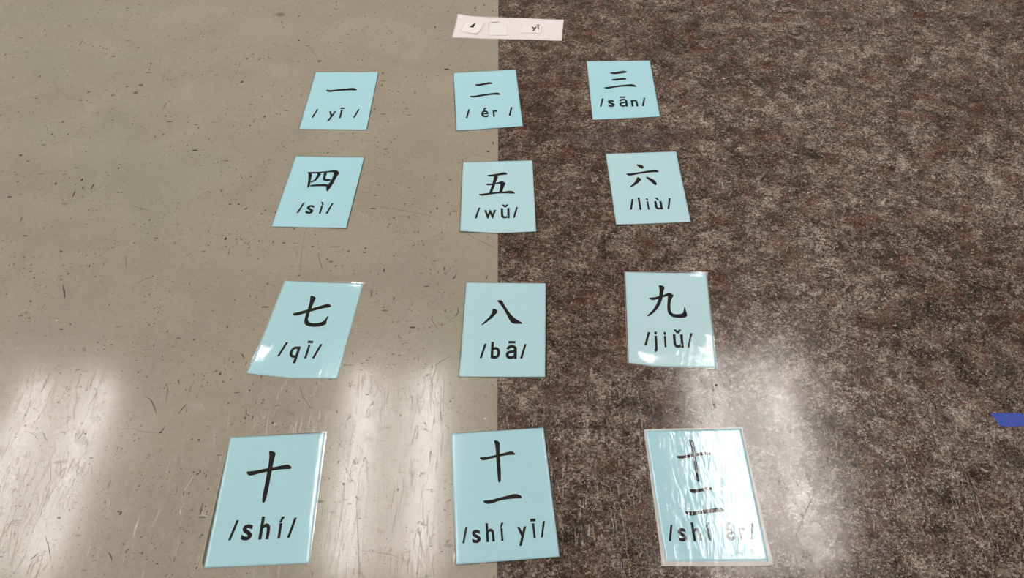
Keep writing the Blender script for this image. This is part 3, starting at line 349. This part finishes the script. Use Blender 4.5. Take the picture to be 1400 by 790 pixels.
def coons(T, R, B, L, u, v):
    """u: 0..1 left to right, v: 0..1 top to bottom"""
    t, b, l, r = along(T, u), along(B, u), along(L, v), along(R, v)
    c = (T[0], T[-1], B[0], B[-1])
    return tuple((1 - v) * t[k] + v * b[k] + (1 - u) * l[k] + u * r[k]
                 - ((1 - u) * (1 - v) * c[0][k] + u * (1 - v) * c[1][k] + (1 - u) * v * c[2][k] + u * v * c[3][k]) for k in (0, 1))

def sheet(bm, T, R, B, L, nu, nv, zf, thick):
    top = [[None] * (nu + 1) for _ in range(nv + 1)]; bot = [[None] * (nu + 1) for _ in range(nv + 1)]
    for j in range(nv + 1):
        for i in range(nu + 1):
            x, y = coons(T, R, B, L, i / nu, j / nv); z = zf(x, y)
            top[j][i] = bm.verts.new((x, y, z)); bot[j][i] = bm.verts.new((x, y, z - thick))
    for j in range(nv):
        for i in range(nu):
            bm.faces.new((top[j + 1][i], top[j + 1][i + 1], top[j][i + 1], top[j][i]))
            bm.faces.new((bot[j][i], bot[j][i + 1], bot[j + 1][i + 1], bot[j + 1][i]))
    for j in range(nv):
        for i in (0, nu):
            q = (top[j][i], top[j + 1][i], bot[j + 1][i], bot[j][i]); bm.faces.new(q if i else q[::-1])
    for i in range(nu):
        for j in (0, nv):
            q = (top[j][i], top[j][i + 1], bot[j][i + 1], bot[j][i]); bm.faces.new(q[::-1] if j else q)
    bmesh.ops.recalc_face_normals(bm, faces=bm.faces[:])

# ------------------------------------------------------------------ the room
RX0, RX1, RY0, RY1, RH = -5.2, 5.2, -3.5, 10.0, 2.75
(sx0, sy0), _, (sx1, sy1) = [(a / 1000, b / 1000) for a, b in MISC['seam']]
seam = lambda y: sx0 + (sx1 - sx0) * (y - sy0) / (sy1 - sy0)
def floor_part(xa, xb):
    bm = bmesh.new()
    P = [(xa(RY0), RY0), (xb(RY0), RY0), (xb(RY1), RY1), (xa(RY1), RY1)]
    vt = [bm.verts.new((x, y, 0)) for x, y in P]; vb = [bm.verts.new((x, y, -0.03)) for x, y in P]
    bm.faces.new(vt); bm.faces.new(vb[::-1])
    for i in range(4): bm.faces.new((vt[(i + 1) % 4], vt[i], vb[i], vb[(i + 1) % 4]))
    return bm
G2 = 0.0004
fl = obj('floor', floor_part(lambda y: RX0, lambda y: seam(y) - G2), M['floor_light'])
tag(fl, 'glossy grey-beige linoleum floor with scuffs and scratches', None, kind='structure')
fb = obj('floor', floor_part(lambda y: seam(y) + G2, lambda y: RX1), M['floor_brown'])
tag(fb, 'glossy dark brown marbled linoleum floor', None, kind='structure')
bm = bmesh.new()   # filler that lies in the joint between the two floors
vs = [bm.verts.new(p) for p in ((seam(RY0) - G2, RY0, -0.0006), (seam(RY0) + G2, RY0, -0.0006), (seam(RY1) + G2, RY1, -0.0006), (seam(RY1) - G2, RY1, -0.0006))]
bm.faces.new(vs)
tag(obj('trim_1', bm, mat_plain('joint_filler', srgb(70, 62, 52), 0.5)), 'thin dark joint between the beige and the brown floor', None, kind='structure')
def room_box(name, *a, mat):
    bm = bmesh.new(); box(bm, *a); bmesh.ops.recalc_face_normals(bm, faces=bm.faces[:])
    o = obj(name, bm, mat); o['kind'] = 'structure'; return o
room_box('wall_left', RX0 - .1, RX0, RY0, RY1, -.03, RH, mat=M['wall'])
room_box('wall_right', RX1, RX1 + .1, RY0, RY1, -.03, RH, mat=M['wall'])
room_box('wall_back', RX0 - .1, RX1 + .1, RY0 - .1, RY0, -.03, RH, mat=M['wall'])
room_box('wall_front', RX0 - .1, RX1 + .1, RY1, RY1 + .1, -.03, RH, mat=M['wall'])
room_box('ceiling', RX0 - .1, RX1 + .1, RY0 - .1, RY1 + .1, RH + .12, RH + .2, mat=M['ceiling'])

# ------------------------------------------------------------------ ceiling lights (recessed, with prismatic lenses)
def make_light():
    root = bpy.data.objects.new('ceiling_light', None); COL.objects.link(root)
    hw, hl = 0.29, 0.61
    bm = bmesh.new(); box(bm, -hw, hw, -hl, hl, 0.085, 0.10)
    box(bm, -hw, -hw + .012, -hl, hl, 0, .085); box(bm, hw - .012, hw, -hl, hl, 0, .085)
    box(bm, -hw + .012, hw - .012, -hl, -hl + .012, 0, .085); box(bm, -hw + .012, hw - .012, hl - .012, hl, 0, .085)
    obj('housing', bm, M['pan'], root)
    bm = bmesh.new(); box(bm, -hw + .012, hw - .012, -hl + .012, hl - .012, .012, .020)
    bmesh.ops.recalc_face_normals(bm, faces=bm.faces[:])
    obj('lens', bm, M['lens'], root)
    return root
L0 = make_light()
spots = [(-2.34, 2.79, 'left-hand'), (-.61, 2.79, 'middle'), (1.18, 2.79, 'right-hand')]
added_fill = [(-4.1, 2.79), (3.35, 2.79), (4.7, 2.79)] + [(x, -1.9) for x in (-2.34, -.61, 1.18)]  # unseen lights, added to lift the ambient level
for k, (x, y, *w) in enumerate([*spots, *added_fill]):
    r = L0 if k == 0 else L0.copy()
    if k:
        COL.objects.link(r)
        for ch in L0.children:
            c = ch.copy(); COL.objects.link(c); c.parent = r
    r.location = (x, y, RH)
    tag(r, f'{w[0]} lit ceiling light with a lens that glares in the floor' if w else 'unseen ceiling light added to raise the ambient light', 'light', 'ceiling lights')

# ------------------------------------------------------------------ pinyin glyphs from the built-in sans-serif font
def glyph_tris(ch, weight):
    cu = bpy.data.curves.new('glyph', 'FONT'); cu.body = ch; cu.size = 1.0; cu.offset = weight
    cu.resolution_u = 5; cu.fill_mode = 'FRONT'
    o = bpy.data.objects.new('glyph', cu); COL.objects.link(o)
    bpy.context.view_layer.update()
    me = bpy.data.meshes.new_from_object(o.evaluated_get(bpy.context.evaluated_depsgraph_get()))
    V = [(v.co.x, v.co.y) for v in me.vertices]; F = [tuple(p.vertices) for p in me.polygons]
    bpy.data.objects.remove(o); bpy.data.curves.remove(cu); bpy.data.meshes.remove(me)
    return V, F
GL = {}
WIDTH = {'y': .49, 'ı': .115, 'i': .115, 'e': .49, 'r': .31, 's': .45, 'a': .49, 'n': .44, 'w': .70, 'u': .44, 'l': .115, 'q': .47, 'b': .47, 'j': .21, 'h': .44}
BASES = {'ī': 'ı', 'é': 'e', 'ā': 'a', 'ì': 'ı', 'ǔ': 'u', 'ù': 'u', 'í': 'ı'}
XH = None
def glyph(ch):
    if ch not in GL:
        V, F = glyph_tris(ch, 0.020); bb = glyph_tris(BASES.get(ch, ch), 0.020)[0]
        xs = [v[0] for v in bb]; GL[ch] = (V, F, (min(xs) + max(xs)) / 2, max(xs), WIDTH[BASES.get(ch, ch)] / (max(xs) - min(xs)))
    return GL[ch]
XH = max(v[1] for v in glyph_tris('x', 0.0)[0])

def text_bm(c, H, base, zf):
    """one line of pinyin: slashes at both ends and letters at their centres (mm in card space)"""
    bm = bmesh.new(); s = H * 0.725 / XH
    sl = c['slash']
    for k in (0, 2):
        xb = sl[k][0]; xt = xb + 6.5 * H / 31.4
        w = 1.85 * H / 31.4
        poly(bm, [((xb - w) / 1e3, base / 1e3), ((xb + w) / 1e3, base / 1e3), ((xt + w) / 1e3, (base + H) / 1e3), ((xt - w) / 1e3, (base + H) / 1e3)], zf)
    for ch, x, y in c['let']:
        V, F, mid, mx, kx = glyph(ch); kx *= H * 1.03 / s
        if ch == 'j': mid = mx - 0.055
        vs = [bm.verts.new(((x + (vx - mid) * s * kx) / 1e3, (base + vy * s) / 1e3, 0)) for vx, vy in V]
        for v in vs: v.co.z = zf(v.co.x, v.co.y)
        for f in F:
            try:
                q = bm.faces.new([vs[i] for i in f]); q.normal_update()
                if q.normal.z < 0: q.normal_flip()
            except ValueError: pass
    return bm

# ------------------------------------------------------------------ the twelve laminated number cards
BLUE = [srgb(*CARD_RGB[0])] * 12
HAN = ['one', 'two', 'three', 'four', 'five', 'six', 'seven', 'eight', 'nine', 'ten', 'eleven', 'twelve']
LABELS = [
 'light blue laminated card with a one-stroke Chinese character, /yī/ printed with wide gaps',
 'light blue laminated card with a two-stroke Chinese character and /ér/ across the floor joint',
 'light blue laminated card with a three-bar Chinese character and /sān/ on brown floor',
 'light blue laminated card with the boxed character 四 and /sì/ on beige floor',
 'light blue laminated card with the character 五 and /wǔ/ across the floor joint',
 'light blue laminated card with the character 六 and /liù/ on brown floor',
 'light blue laminated card with the character 七 and /qī/, glare at its lower left corner',
 'light blue laminated card with the character 八 and /bā/ across the floor joint',
 'light blue laminated card with the character 九 and /jiǔ/, crookedly cut bottom edge',
 'light blue laminated card with the cross-shaped character 十 and /shí/ on beige floor',
 'light blue laminated card with the characters 十一 and /shí yī/ across the floor joint',
 'light blue laminated card with the characters 十二 and /shí ér/ under strong glare',
]
# film margins in mm: top start/end (left to right), right start/end (top to bottom), bottom start/end (left to right), left start/end (top to bottom)
MARGIN = [((.6, .6), (1.2, 1.6), (1.2, 1.6), (.8, .8)), ((1, 1), (1.6, 2), (1.6, 1.6), (1, 1)), ((1, 1), (1.6, 2), (1.2, 1.6), (1.2, 1.2)),
          ((.6, 1.6), (1.6, 1.6), (1.2, 1.6), (.6, .6)), ((1, 1), (1.6, 2), (1.4, 1.6), (1, 1)), ((1.2, 1), (1.6, 2), (1.4, 1.8), (1.2, 1.2)),
          ((.4, 3.4), (.6, .8), (1.5, .6), (.4, 1.0)), ((1, 1), (2.4, 2.6), (1, 1.6), (.8, .8)), ((1.2, 3.2), (1.0, .8), (1.6, 1.6), (1.6, 1.6)),
          ((1, 2.2), (2.6, 1.2), (.6, .6), (.6, 5.0)), ((.8, .8), (1.2, 1.4), (.8, 1.2), (1.0, 1.0)), ((2.2, 3.2), (1.6, 5.0), (6.5, 6.5), (1.6, 5.0))]
# lifts: gaussian humps (x mm, y mm, sx, sy, height mm)
LIFT = [[(70, 108, 22, 22, .5)], [(-70, -108, 25, 25, .8)], [(70, -108, 25, 25, .8)], [(70, 108, 30, 30, .8)],
        [(-70, -108, 30, 25, 1.8), (70, -108, 25, 25, 1.0)], [(-70, -108, 30, 30, 1.0)],
        [(-98, -50, 36, 45, 5.6), (50, 128, 30, 22, 3.0)],
        [(70, -108, 25, 25, .8), (-70, 108, 25, 25, .6)],
        [(60, -36, 26, 26, 2.3), (50, 128, 34, 22, 3.0), (-60, -82, 25, 25, 2.4)],
        [(62, 20, 14, 90, .8), (-72, -112, 26, 26, .8)], [(70, -108, 25, 25, .5)], [(72, -112, 25, 20, .5), (-70, -112, 25, 18, .5)]]
AMP = [.2, .2, .2, .2, .2, .2, .8, .2, .8, .4, .12, 1.0]
GLARE_WHITE = [0] * 6 + [.10, 0, .10, .06, .03, .66]  # share of white glare put into the colour of each film margin
FILM_SHADE = (0.62, 0.66, 0.63, 1); FILM_CLEAR = (0.86, 0.86, 0.83, 1)  # the dark tint puts the shade under the margin into the film colour
THK = 0.0003; BASE_Z = 0.0005

def offset_loop(P, dist):
    n = len(P); out = []
    for i in range(n):
        a, b, c = P[i - 1], P[i], P[(i + 1) % n]
        def nrm(p, q):
            d = math.hypot(q[0] - p[0], q[1] - p[1]) or 1; return ((q[1] - p[1]) / d, -(q[0] - p[0]) / d)
        n1, n2 = nrm(a, b), nrm(b, c); m = (n1[0] + n2[0], n1[1] + n2[1]); l = m[0] * m[0] + m[1] * m[1]
        k = min(2 / l if l > .2 else 2, 3.0)
        out.append((b[0] + m[0] * k * dist[i] * 1.0, b[1] + m[1] * k * dist[i] * 1.0))
    return out

for i, c in enumerate(CARDS):
    root = bpy.data.objects.new('flash_card', None); COL.objects.link(root)
    root.location = (c['loc'][0], c['loc'][1], 0); root.rotation_euler = (0, 0, c['rot'])
    tag(root, LABELS[i], 'card', 'laminated number cards laid out on the floor')
    T, R_, B, L = [[(x / 1e3, y / 1e3) for x, y in c[k]] for k in ('top', 'right', 'bottom', 'left')]
    lifts = LIFT[i]
    def zf(x, y, lifts=lifts):
        z = BASE_Z
        for lx, ly, sx, sy, h in lifts:
            z += h / 1e3 * math.exp(-((x * 1e3 - lx) / sx) ** 2 - ((y * 1e3 - ly) / sy) ** 2)
        return z
    bm = bmesh.new(); sheet(bm, T, R_, B, L, 40, 60, zf, THK)
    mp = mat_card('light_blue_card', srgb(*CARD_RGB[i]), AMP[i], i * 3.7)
    obj('paper', bm, mp, root, False).data.shade_smooth()
    mi = mat_card('black_ink', srgb(24, 24, 26), AMP[i], i * 3.7)
    # clear plastic margin around the paper
    N = 26; ring = []; dist = []
    mt, mr, mb, ml = MARGIN[i]
    def seg(P, m, rev):
        for k in range(N):
            s = k / N; s = 1 - s if rev else s
            ring.append(along(P, s)); dist.append((m[0] + (m[1] - m[0]) * s) / 1e3)
    seg(L, ml, False); seg(B, mb, False); seg(R_, mr, True); seg(T, mt, True)
    outer = offset_loop(ring, dist)
    bm = bmesh.new(); nn = len(ring)
    fz = lambda p: zf(*p) - 0.00008
    EB = .0005 if i in (6, 8, 9, 11) else .0002
    va = [bm.verts.new((*p, fz(p))) for p in ring]; outer2 = offset_loop(outer, [EB] * len(outer)); vb = [bm.verts.new((*p, max(fz(p), .0002))) for p in outer]
    vc = [bm.verts.new((*p, max(fz(p), .0002) + .0001)) for p in outer2]
    vd = [bm.verts.new((*p, max(fz(p), .0002) - .00012)) for p in outer2]
    for k in range(nn):
        k2 = (k + 1) % nn
        bm.faces.new((va[k], vb[k], vb[k2], va[k2]))
        for q in ((vb[k], vc[k], vc[k2], vb[k2]), (vc[k], vd[k], vd[k2], vc[k2])): bm.faces.new(q).material_index = 1
    tint = FILM_CLEAR if i in (6, 9, 11) else FILM_SHADE
    o = obj('laminate_margin', bm, mat_film(1.6 if i == 11 else .04, i, tint, GLARE_WHITE[i]), root, False)
    o.data.materials.append(M['edge_highlight'] if i in (6, 8, 9, 11) else o.data.materials[0])
    o['label'] = 'clear plastic laminate margin'
    zi = lambda x, y: zf(x, y) + 0.00007
    sets = [c['han']]
    if i == 10: sets = [c['han'][:2], c['han'][2:]]
    if i == 11: sets = [c['han'][:2], c['han'][2:]]
    for st in sets:
        bm = bmesh.new()
        for k, P in enumerate(st):
            pts = chaikin([(x / 1e3, y / 1e3) for x, y in P], 2)
            poly(bm, pts, lambda x, y, k=k: zi(x, y) + k * 4e-6)
        bmesh.ops.triangulate(bm, faces=bm.faces[:])
        obj('chinese_character', bm, mi, root)
    H, base = (31.4, -68.0) if i < 10 else (25.4, -77.4)
    obj('pinyin_text', text_bm(c, H, base, zi), mi, root)

# ------------------------------------------------------------------ white paper strip with slips
def mm(P): return [(a / 1e3, b / 1e3) for a, b in P]
def slip(name, key, zf, mat, nu=14, nv=8, thick=.00025):
    P = mm(MISC[key]); cx = sum(p[0] for p in P) / 4; cy = sum(p[1] for p in P) / 4
    root = bpy.data.objects.new(name, None); COL.objects.link(root); root.location = (cx, cy, 0)
    Q = [(x - cx, y - cy) for x, y in P]
    bm = bmesh.new(); sheet(bm, [Q[0], Q[1]], [Q[1], Q[2]], [Q[3], Q[2]], [Q[0], Q[3]], nu, nv, zf, thick)
    obj('paper', bm, mat, root, True)
    return root, (cx, cy), Q
def local(key, c): return [(x - c[0], y - c[1]) for x, y in mm(MISC[key])]
def corner(Q, k, s, h):
    return lambda x, y: h * math.exp(-((x - Q[k][0]) ** 2 + (y - Q[k][1]) ** 2) / s ** 2)
P = mm(MISC['strip']); cx = sum(p[0] for p in P) / 4; cy = sum(p[1] for p in P) / 4
Q = [(x - cx, y - cy) for x, y in P]
cl = corner(Q, 0, .022, .004)
root, c0, Q = slip('paper_strip', 'strip', lambda x, y: .0006 + cl(x, y) + .0004 * math.sin(x * 40), M['white'], 60, 10)
tag(root, 'long white paper strip across the floor joint at the top', 'paper')
bm = bmesh.new(); poly(bm, local('dash', c0), lambda x, y: .0008 + .0004 * math.sin(x * 40))
obj('printed_dash', bm, M['pencil'], root)
S_Z = .0012
P = mm(MISC['scrap1']); cx = sum(p[0] for p in P) / 4; cy = sum(p[1] for p in P) / 4; Q = [(x - cx, y - cy) for x, y in P]
cA, cB = corner(Q, 1, .020, .007), corner(Q, 2, .016, .004)
zs = lambda x, y: S_Z + cA(x, y) + cB(x, y)
root, c1, Q = slip('paper_slip', 'scrap1', zs, M['scrap'])
tag(root, 'small white paper slip with a curled corner and a bold black mark', 'paper', 'white slips on the paper strip')
bm = bmesh.new(); poly(bm, local('mark1', c1), lambda x, y: zs(x, y) + .0006); obj('printed_mark', bm, M['crumb'], root)
root, c2, Q = slip('paper_slip', 'scrap2', lambda x, y: S_Z + .0004, M['scrap'])
tag(root, 'blank square white paper slip in the middle of the paper strip', 'paper', 'white slips on the paper strip')
root, c3, Q = slip('paper_slip', 'scrap3', lambda x, y: S_Z + .0010 + .0006 * math.cos(x * 90), M['scrap'])
tag(root, 'small oblong white paper slip printed with yī', 'paper', 'white slips on the paper strip')
bm = bmesh.new(); yi = local('yi', c3); s = 13.0 / XH
for ch, (x, y) in zip(('y', 'ī'), yi):
    V, F, mid, mx, kx = glyph(ch); kx *= 26 / s
    vs = [bm.verts.new((x + (vx - mid) * s * kx / 1e3, y - .0065 + vy * s / 1e3, S_Z + .0019)) for vx, vy in V]
    for f in F:
        q = bm.faces.new([vs[k] for k in f]); q.normal_update()
        if q.normal.z < 0: q.normal_flip()
obj('pinyin_text', bm, M['crumb'], root)

# ------------------------------------------------------------------ tape, crumb, chip
P = mm(MISC['tape']); cx = sum(p[0] for p in P) / len(P); cy = sum(p[1] for p in P) / len(P)
bm = bmesh.new(); f = poly(bm, [(x - cx, y - cy) for x, y in P], .0004)
bmesh.ops.solidify(bm, geom=bm.faces[:], thickness=.0002)
o = obj('tape_piece', bm, M['tape']); o.location = (cx, cy, 0)
tag(o, 'torn piece of blue painter\'s tape stuck on the brown floor at the right', 'tape')
def lump(name, key, r, mat, seed, sq, label, cat):
    rnd = random.Random(seed); bm = bmesh.new(); bmesh.ops.create_icosphere(bm, subdivisions=2, radius=r)
    for v in bm.verts:
        v.co *= 1 + rnd.uniform(-.22, .22); v.co.x *= sq[0]; v.co.y *= sq[1]; v.co.z = max(v.co.z * sq[2], -r * sq[2] * .6)
    o = obj(name, bm, mat, None, True); x, y = MISC[key][0]; o.location = (x / 1e3, y / 1e3, r * sq[2] * .6); return tag(o, label, cat)
lump('dirt_crumb', 'crumb', .0016, M['crumb'], 3, (1.2, .9, .6), 'tiny black dirt crumb in the glare just above the twelve card', 'crumb')
lump('paint_chip', 'flake', .0022, M['flake'], 5, (1.2, .8, .4), 'tiny white chip on the brown floor right of the three card', 'chip')

# ------------------------------------------------------------------ scuffs and grit lying on the floor, and one painted shadow streak
rnd = random.Random(11)
by = {}
for cls, x, y, rx, ry in SPECKS: by.setdefault(cls, []).append(('e', x, y, rx, ry))
for ln in SCRATCHES_SHADE: by.setdefault(ln[0], []).append(('l', ln[1], ln[2:]))
NAMES = {'f': 'faint_scuffs_and_shade', 'm': 'brown_scuffs', 'd': 'dark_scuffs', 'k': 'black_grit', 'w': 'pale_scuffs', 'p': 'dark_smudges', 't': 'tan_flecks'}
for cls, items in by.items():
    for side in (0, 1):
        bm = bmesh.new(); n = 0; zc = .00004
        for it in items:
            X, Y = (it[1], it[2]) if it[0] == 'e' else it[2][0]
            if (X / 1e3 > seam(Y / 1e3)) != bool(side): continue
            zc += 2e-7; n += 1
            if it[0] == 'e':
                _, x, y, rx, ry = it; a0 = rnd.uniform(0, 6.28); pts = []
                for k in range(10):
                    a = k / 10 * 2 * math.pi; q = rnd.uniform(.5, 1.1)
                    pts.append(((x + rx * q * math.cos(a)) / 1e3, (y + ry * q * math.sin(a)) / 1e3))
                poly(bm, pts, zc)
            else:
                _, w, P = it; P = [(a / 1e3, b / 1e3) for a, b in P]; m = max(8, 5 * len(P)); A = []; Bq = []
                for k in range(m + 1):
                    s = k / m; p = along(P, s); q = along(P, min(s + .02, 1)); r = along(P, max(s - .02, 0))
                    d = Vector((q[0] - r[0], q[1] - r[1])); d.normalize(); hw = w * 1.2 / 2e3 * (.35 + .65 * math.sin(math.pi * s) ** .6) * rnd.uniform(.6, 1.1)
                    A.append(bm.verts.new((p[0] - d.y * hw, p[1] + d.x * hw, zc))); Bq.append(bm.verts.new((p[0] + d.y * hw, p[1] - d.x * hw, zc)))
                for k in range(m): bm.faces.new((Bq[k], Bq[k + 1], A[k + 1], A[k]))
        if n:
            o = obj(NAMES[cls], bm, M['mark_' + cls], fb if side else fl); o['kind'] = 'stuff'
        else: bm.free()
